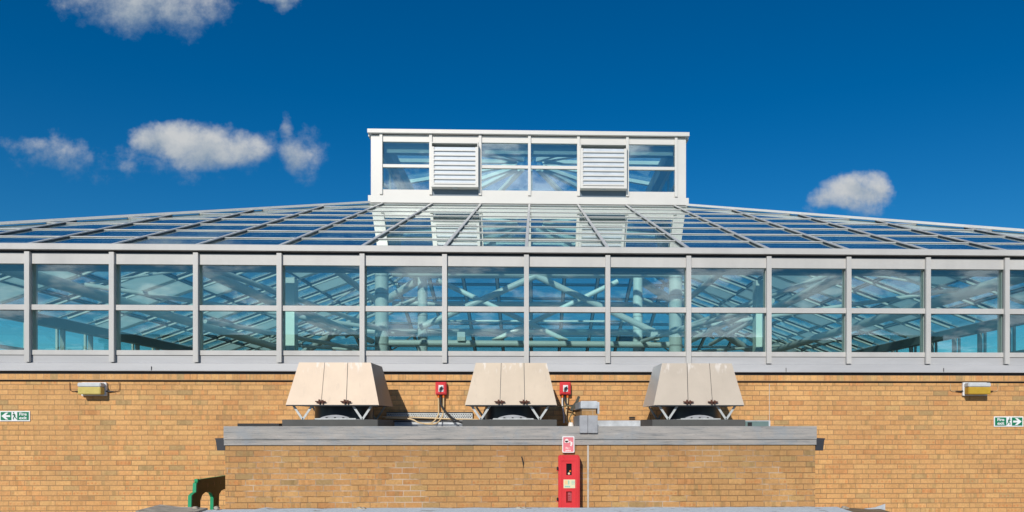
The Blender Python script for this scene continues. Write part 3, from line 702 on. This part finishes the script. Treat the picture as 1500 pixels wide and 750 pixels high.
cn = MB().tube([(i2+.07, 11.3, PT-.01), (i2+.07, 11.3, PT+.05)], [.045, .03], 14).build('pipe_stub', M_white2); tag(cn, 'small pale pipe stub at the foot of the lead upstand', 'pipe')
# perforated tray
ta = W(576, 604.5, 11.62); tb_ = W(692, 613.5, 11.62)
tr_ = thing('cable_tray', 'perforated galvanised cable tray fixed low on the brick wall between first and middle fans', 'cable tray', ((ta.x+tb_.x)/2, 11.66, tb_.z))
TX0 = W(566, 600, 11.62).x
MB().box(TX0, tb_.x, 11.64, YW-.002, tb_.z, ta.z).build('tray_body', M_galv, tr_)
MB().box(TX0, tb_.x, 11.63, YW-.002, ta.z, ta.z+.012).build('dark_lip', M_black, tr_)
hl = MB(); n = 0; x = TX0+.02
while x < tb_.x-.03:
    for q_, z in enumerate((ta.z-.025, ta.z-.05, ta.z-.07)):
        hl.box(x+(q_ % 2)*.014, x+.014+(q_ % 2)*.014, 11.636, 11.641, z-.006, z+.006)
    x += .034
tag(hl.build('perforations', M_black, tr_), kind='stuff')
cable([(W(560, 612, 11.6).x, 11.6, 1.69), (W(600, 612, 11.6).x, 11.6, 1.685), (W(660, 616, 11.6).x, 11.6, 1.66), (W(700, 617, 11.6).x, 11.6, 1.65)], .011, M_beige, 'beige cable running level just under the perforated tray')
cable([(W(560, 618, 11.6).x, 11.58, 1.625), (W(620, 618.5, 11.6).x, 11.58, 1.62), (W(700, 618, 11.6).x, 11.58, 1.622)], .009, M_conduit, 'thin black cable running level under the beige one below the tray')

# ------------------------------------------------------------------ bulkhead lights
def bulkhead(x0, x1, dm, label, cab_m):
    """x0,x1 photo extents of the front diffuser"""
    a = W(x0, 566.5, 11.53); b = W(x1, 577.5, 11.53)
    cx = (a.x+b.x)/2; r = thing('bulkhead_light', label, 'wall light', (cx, YW, b.z), 'yellowed bulkhead lights')
    hw = (b.x-a.x)/2; zt = W(x0, 560.5, 11.53).z
    MB().box(cx-hw-.015, cx+hw+.015, 11.655, YW-.001, b.z-.02, zt+.01).build('back_plate', M_white, r, bevel=.006)
    MB().box(cx-hw+.003, cx+hw-.003, 11.535, 11.655, b.z, a.z-.002).build('diffuser', dm, r, bevel=.008)
    MB().box(cx-hw, cx+hw, 11.53, 11.655, a.z, zt).build('top_housing', M_lamptop, r, bevel=.01)
    for s_ in (-1, 1):
        MB().tube([(cx+s_*(hw+.01), 11.67, (a.z+b.z)/2-.005), (cx+s_*(hw+.12), 11.68, (a.z+b.z)/2-.005)], [.013, .005], 10).build('cable_gland', M_black, r)
        xx = cx+s_*(hw+.12); zz_ = (a.z+b.z)/2-.005
        MB().tube(smooth_pts([(xx, 11.685, zz_), (xx+s_*.05, 11.685, zz_+.003), (xx+s_*.075, 11.685, zz_+.03), (xx+s_*.078, 11.685, 2.205)]), .004, 6).build('feed_wire', cab_m, r)
bulkhead(113, 147, M_yellow, 'yellowed bulkhead light with white top on the brick wall, the left one', M_rust)
bulkhead(1419, 1452, M_amber, 'amber bulkhead light with white backplate on the brick wall, the right one', M_beige)

# ------------------------------------------------------------------ fire exit signs
def exit_sign(x0, x1, y0, y1, mirror, label):
    a = W(x0, y0, YW-.012); b = W(x1, y1, YW-.012); cx = (a.x+b.x)/2; cz = (a.z+b.z)/2; hw = (b.x-a.x)/2; hh = (a.z-b.z)/2
    r = thing('fire_exit_sign', label, 'sign', (cx, YW, cz))
    MB().box(cx-hw, cx+hw, YW-.012, YW-.001, cz-hh, cz+hh).build('board', M_white, r)
    s_ = -1 if mirror else 1
    def pan(u0, u1, m_, nm, dy_=.0014):
        xs_ = sorted((cx+s_*u0*hw, cx+s_*u1*hw))
        MB().box(xs_[0], xs_[1], YW-.012-dy_, YW-.012+.0005, cz-hh*.80, cz+hh*.80).build(nm, m_, r)
    pan(-.93, -.22, M_green, 'arrow_panel'); pan(.16, .93, M_green, 'text_panel')
    # arrow
    A = [(-.88, 0), (-.58, .68), (-.42, .68), (-.60, .18), (-.30, .18), (-.30, -.18), (-.60, -.18), (-.42, -.68), (-.58, -.68)]
    MB().prism([(cx+s_*u*hw, cz+v*hh) for u, v in A], 'y', YW-.0155, YW-.0135).build('arrow', M_white, r)
    # running figure
    g2 = MB()
    def lim(p, q_, w_=.012): g2.beam((cx+s_*p[0]*hw, YW-.0138, cz+p[1]*hh), (cx+s_*q_[0]*hw, YW-.0138, cz+q_[1]*hh), w_, .0025, (0, 1, 0))
    lim((-.06, .45), (.0, -.05), .022); lim((0, -.05), (-.1, -.3)); lim((-.1, -.3), (-.08, -.65)); lim((0, -.05), (.07, -.35)); lim((.07, -.35), (.13, -.6))
    lim((-.05, .4), (.05, .15), .009); lim((-.05, .4), (-.15, .2), .009)
    g2.tube([(cx+s_*-.075*hw, YW-.0125, cz+.66*hh), (cx+s_*-.075*hw, YW-.015, cz+.66*hh)], .010, 12)
    g2.build('running_figure', M_green, r)
    xt = cx+s_*.545*hw
    text_mb('Fire', .062, xt, YW-.0145, cz+hh*.36, bold=.0015, sx=1.15).build('lettering', M_white, r)
    text_mb('exit', .062, xt, YW-.0145, cz-hh*.36, bold=.0015, sx=1.15).build('lettering', M_white, r)
exit_sign(-.5, 43.8, 602, 617, False, 'green and white fire exit sign with arrow pointing left')
exit_sign(1456, 1499, 610, 625, True, 'green and white fire exit sign with arrow pointing right')

# ------------------------------------------------------------------ fire cabinet and notice
YC = 9.93
a = W(818, 667, YC); b = W(849.5, 744, YC); zb = b.z-.04
cxx = (a.x+b.x)/2; hw = (b.x-a.x)/2
cab = thing('fire_extinguisher_cabinet', 'tall red extinguisher cabinet with two small windows on the annex wall', 'cabinet', (cxx, YA, zb))
MB().box(a.x, b.x, YC+.03, YA+.018, zb, a.z).build('body', M_red2, cab, bevel=.015)
W1 = (W(829.5, 679, YC), W(837.5, 696, YC)); W2 = (W(829.5, 720, YC), W(837.5, 736.5, YC))
d0 = a.x+.02; d1 = b.x-.045; dz0 = zb+.02; dz1 = a.z-.035
# door as a frame around two window openings
dr = MB(); wa, wb = W1[0].x, W1[1].x
dr.box(a.x+.004, wa, YC, YC+.03, zb+.004, a.z-.004); dr.box(wb, b.x-.022, YC, YC+.03, zb+.004, a.z-.004)
for z0, z1 in ((zb+.004, W2[1].z), (W2[0].z, W1[1].z), (W1[0].z, a.z-.004)): dr.box(wa, wb, YC, YC+.03, z0, z1)
door = dr.build('door', M_red2, cab)
rim = MB(); xr0, xr1, zr0, zr1 = a.x+.03, b.x-.05, zb+.03, a.z-.06
for bx_ in ((xr0, xr1, zr1-.012, zr1), (xr0, xr1, zr0, zr0+.012), (xr0, xr0+.012, zr0+.013, zr1-.013), (xr1-.012, xr1, zr0+.013, zr1-.013)):
    rim.box(bx_[0], bx_[1], YC-.006, YC-.0005, bx_[2], bx_[3])
rim.build('raised_rim', M_red2, door)
MB().box(b.x-.02, b.x-.002, YC+.004, YC+.03, zb+.004, a.z-.02).build('door_edge', M_red, door)
for wn in (W1, W2):
    MB().box(wn[0].x+.001, wn[1].x-.001, YC+.022, YC+.0295, wn[1].z, wn[0].z).build('window', M_glassbox if wn is W1 else M_dkred, door)
e = W1[1]
MB().tube([(e.x-.02, YC+.021, e.z+.05), (e.x-.02, YC+.012, e.z+.05)], .012, 10).build('orange_pin', M_orange, cab)
MB().tube([(e.x-.035, YC+.021, e.z+.02), (e.x-.035, YC+.012, e.z+.02)], .014, 10).build('gauge', M_cream, cab)
e = W2[1]
tl = MB()
for zz_ in (.03, .055, .08, .105, .12): tl.box(e.x-.048, e.x-.018, YC+.018, YC+.0215, e.z+zz_, e.z+zz_+.008)
tl.box(e.x-.012, e.x-.006, YC+.018, YC+.0215, e.z+.02, e.z+.13)
tl.build('extinguisher_label', M_pink, cab)
p0 = W(825.5, 702.5, YC); p1 = W(844, 715, YC)
lb = MB().box(p0.x, p1.x, YC-.003, YC-.0003, p1.z, p0.z).build('instruction_label', M_cream, door)
xm_ = (p0.x+p1.x)/2
MB().box(p0.x+.012, xm_-.006, YC-.0045, YC-.0028, p1.z+.045, p0.z-.015).build('orange_block', M_lorange, lb) if False else None
for i in range(3): 
    MB().box(p0.x+.014+i*.022, p0.x+.03+i*.022, YC-.0045, YC-.0028, p1.z+.05, p0.z-.012).build('printed_block', (M_lorange, M_lorange, M_teal)[i], cab)
MB().box(p0.x+.014, p0.x+.085, YC-.0045, YC-.0028, p1.z+.012, p1.z+.03).build('printed_line', M_teal, cab)
for i in range(3): MB().box(xm_+.02, p1.x-.012, YC-.0045, YC-.0028, p1.z+.05+i*.018, p1.z+.058+i*.018).build('printed_line', M_teal, cab)
for y in (686, 731):
    q_ = W(817, y, YC+.03)
    MB().box(a.x-.022, a.x+.0, YC+.012, YC+.05, q_.z-.02, q_.z+.02).build('hinge', M_black, cab, bevel=.004)
    MB().box(a.x-.026, a.x-.001, YC+.035, YC+.07, q_.z-.034, q_.z-.022).build('hinge_tab', M_red2, cab)
a = W(823.5, 639, YA-.02); b = W(841.5, 663, YA-.02); cxx = (a.x+b.x)/2; cz = (a.z+b.z)/2; hw = (b.x-a.x)/2; hh = (a.z-b.z)/2
sg = thing('fire_notice', 'faded pink and white fire notice fixed above the red cabinet', 'sign', (cxx, YA, cz))
def rounded(cx, cz, hw, hh, r_, y0, y1):
    pl = []
    for (sx, sz, a0) in ((1, 1, 0), (-1, 1, 90), (-1, -1, 180), (1, -1, 270)):
        for k in range(5):
            t = R(a0+k*22.5); pl.append((cx+sx*(hw-r_)+r_*math.cos(t), cz+sz*(hh-r_)+r_*math.sin(t)))
    return MB().prism(pl, 'y', y0, y1)
rounded(cxx, cz, hw, hh, .015, YA-.024, YA-.013).build('board', M_white, sg)
rounded(cxx, cz, hw-.013, hh-.013, .01, YA-.0255, YA-.0238).build('pink_face', M_pink, sg)
ic = MB(); yy = YA-.027
ic.tube([(cxx-.022, YA-.0252, cz+.05), (cxx-.022, yy, cz+.05)], .024, 16); ic.box(cxx-.05, cxx+.01, yy, YA-.0253, cz+.022, cz+.048)
ic.beam((cxx+.012, yy+.0006, cz+.03), (cxx+.035, yy+.0006, cz+.045), .01, .002, (0, 1, 0)); ic.tube([(cxx+.04, YA-.0252, cz+.02), (cxx+.04, yy, cz+.02)], .015, 12)
ic.beam((cxx+.03, yy+.0006, cz-.02), (cxx+.045, yy+.0006, cz+.01), .022, .002, (0, 1, 0))
ic.build('pictogram', M_white2, sg)
text_mb('Fire', .036, cxx-.005, YA-.0262, cz-.05, bold=.001, sx=1.1).build('lettering', M_white2, sg)
text_mb('point', .030, cxx-.002, YA-.0262, cz-.078, bold=.001, sx=1.1).build('lettering', M_white2, sg)

# ------------------------------------------------------------------ green plastic bench end
XB = -4.48
def YZ(x, y):
    """pixel on the plane X = XB"""
    v = W(x, y, 1.0); t = XB/v.x; return (t, CZ+t*(v.z-CZ))
bn_ = thing('plastic_bench', 'green moulded plastic bench seen end on beside the left end of the annex', 'bench', (XB, 10.6, 0))
out = [(293, 702), (340, 695.2), (340, 716.5), (327.5, 716.8), (324, 718.5), (320.5, 724), (319, 745), (312, 745), (312.5, 728), (310, 722.5), (306, 720.4), (300, 721.2), (295.8, 725), (293, 733), (292.5, 752), (279, 752), (280.5, 726), (284.5, 722), (287, 721), (287.5, 708), (290, 706)]
poly = [YZ(x, y) for x, y in out]
poly = [(y_, z_) if z_ > .50 else (y_, 0.0) for y_, z_ in poly]
bm_ = MB().prism(poly, 'x', XB-.045, XB)
bo = bm_.build('side_frame', [M_bench], bn_)
MB().prism([(y_+.012 if i in (0, 15, 16, 17, 18, 19, 20) else y_, z_) for i, (y_, z_) in enumerate(poly)], 'x', XB+.0, XB+.006).build('shaded_end_face', M_bench_shade, bn_)  # end face away from the sun, its shade painted in dark olive
for (x, y0, y1) in ((302.5, 708.5, 714), (312, 706, 711), (321.5, 703.5, 709)):
    p = YZ(x, y0); q_ = YZ(x+1.7, y1)
    MB().box(XB+.0055, XB+.008, p[0], q_[0], q_[1], p[1]).build('slot', M_black, bn_)
p = YZ(291, 701); MB().box(XB-.045, XB-.002, p[0]-.03, p[0]+.02, p[1]-.04, p[1]-.005).build('corner_boss', M_bench, bn_)
p = YZ(275, 744); 

# ------------------------------------------------------------------ low peeling wall in the foreground
YP = 8.5
lw_ = thing('low_wall', 'low white painted wall with peeling coping in the foreground', 'wall', (-.1, YP-.25, 0))
random.seed(3)
def topz(px): return W(px, 743.5, YP).z
nseg = 60; xl = W(258, 743, YP).x; xr = W(1226, 743, YP).x
cp = MB(); prev = None; vs = []; 
for i in range(nseg+1):
    x = xl+(xr-xl)*i/nseg; zt = W(700, 744, YP).z+random.uniform(-.004, .004)+(.018 if random.random() < .06 else 0)
    if x < -2.6: zt -= .01*min(1, (-2.6-x))
    yb = YP+random.uniform(-.006, .006)
    vs += [(x, YP-.5, zt-.01), (x, yb, zt), (x, yb, zt-.10), (x, YP-.5, zt-.10)]
fs = []
for i in range(nseg):
    for k in range(4): fs.append((i*4+k, i*4+(k+1) % 4, (i+1)*4+(k+1) % 4, (i+1)*4+k))
fs += [(0, 1, 2, 3), (nseg*4+3, nseg*4+2, nseg*4+1, nseg*4)]
MB().add(vs, fs).build('coping', M_peel, lw_)
MB().box(xl+.03, xr-.02, YP-.42, YP-.06, 0, topz(0)-.108).build('wall_body', M_white, lw_)
# left lump of coping, raised and chipped
vs = []; cols = [(232, 739.5), (240, 740.5), (262, 743), (285, 743.5), (302, 744.5)]
for x, y in cols:
    p = W(x, y, YP-.02); vs += [(p.x, YP-.5, p.z-.01), (p.x, YP+.02, p.z), (p.x, YP+.02, p.z-.12), (p.x, YP-.5, p.z-.12)]
fs = []
for i in range(len(cols)-1):
    for k in range(4): fs.append((i*4+k, i*4+(k+1) % 4, (i+1)*4+(k+1) % 4, (i+1)*4+k))
n = len(cols)-1; fs += [(0, 1, 2, 3), (n*4+3, n*4+2, n*4+1, n*4)]
M_chip = mat('chipped_stone', (.42, .37, .30), .85, var=.45, vscale=9, bump=.5)
MB().add(vs, fs).build('broken_coping_end', M_chip, lw_)
M_brown = mat('bare_brown_board', (.22, .15, .085), .85, var=.45, vscale=10, bump=.4)
vs = []; cols = [(1224, 744), (1245, 744.5), (1275, 746.5), (1292, 746)]
for x, y in cols:
    p = W(x, y, YP-.02); vs += [(p.x, YP-.5, p.z-.01), (p.x, YP+.02, p.z), (p.x, YP+.02, p.z-.12), (p.x, YP-.5, p.z-.12)]
fs = []
for i in range(3):
    for k in range(4): fs.append((i*4+k, i*4+(k+1) % 4, (i+1)*4+(k+1) % 4, (i+1)*4+k))
fs += [(0, 1, 2, 3), (15, 14, 13, 12)]
MB().add(vs, fs).build('exposed_board', M_brown, lw_)
p = W(1268, 745.5, YP); q_ = W(1298, 738.5, YP); 
MB().prism([(p.x, p.z-.12), (p.x, p.z), (p.x+.12, p.z+.015), (q_.x, q_.z), (q_.x, p.z-.12)], 'y', YP+.021, YP+.033).build('turned_up_flashing', M_lead_lt, lw_)
for (x, y, w_) in ((527, 742.5, .03), (533, 743, .025), (760, 742.5, .03), (768, 742.3, .02), (287, 742, .03), (1237, 741.5, .03), (318, 741.5, .025)):
    p = W(x, y, YP-.05)
    lump = MB(); lump.box(p.x-w_, p.x+w_*.6, YP-.08, YP-.03, p.z-.03, p.z); lump.box(p.x-w_*.3, p.x+w_*1.2, YP-.1, YP-.04, p.z-.03, p.z-.007)
    lump.build('mortar_lump', M_chip, lw_, bevel=.006)

# ------------------------------------------------------------------ behind the viewer: what the glass reflects
rb = thing('opposite_building', 'long dark flat topped building mirrored in the lower window panes', 'building', (0, -22, 0))
MB().box(-24, 23, -28, -20, 0, 6.2).build('wall', M_dkbuild, rb)
MB().box(-24.2, 23.2, -28.2, -19.8, 6.2, 6.45).build('parapet', M_dkbuild, rb)
def tree(x, y, h, rad, label, seed):
    rn = random.Random(seed); r = thing('tree', label, 'tree', (x, y, 0), 'trees mirrored in the glass')
    MB().tube([(x, y, 0), (x+.1, y, h*.35), (x, y+.1, h*.7)], [.28, .2, .06], 8).build('trunk', M_bark, r)
    mb = MB(); cl = [Vector((x+rn.gauss(0, rad*.4), y+rn.gauss(0, rad*.4), h*.62+rn.gauss(0, h*.15))) for _ in range(16)]
    for _ in range(1800):
        c = rn.choice(cl); d_ = Vector((rn.gauss(0, 1), rn.gauss(0, 1), rn.gauss(0, 1))).normalized()*rad*.42*rn.random()**.4
        p = c+d_; a_ = Vector((rn.gauss(0, 1), rn.gauss(0, 1), rn.gauss(0, 1))).normalized(); b_ = a_.orthogonal().normalized(); s_ = rn.uniform(.12, .28)
        mb.add([p-a_*s_, p+b_*s_*.6, p+a_*s_, p-b_*s_*.6], [(0, 1, 2, 3)])
    mb.build('crown', M_leaf, r)
for i, (x, y, h, rad, lb_) in enumerate(((-33, -34, 7.2, 3.6, 'broad dark tree mirrored left of the opposite building'), (-41, -38, 6.0, 3.2, 'lower dark tree furthest left in the mirrored view'),
                                  (30, -34, 6.8, 3.4, 'rounded dark tree mirrored right of the opposite building'))):
    tree(x, y, h, rad, lb_, 40+i)
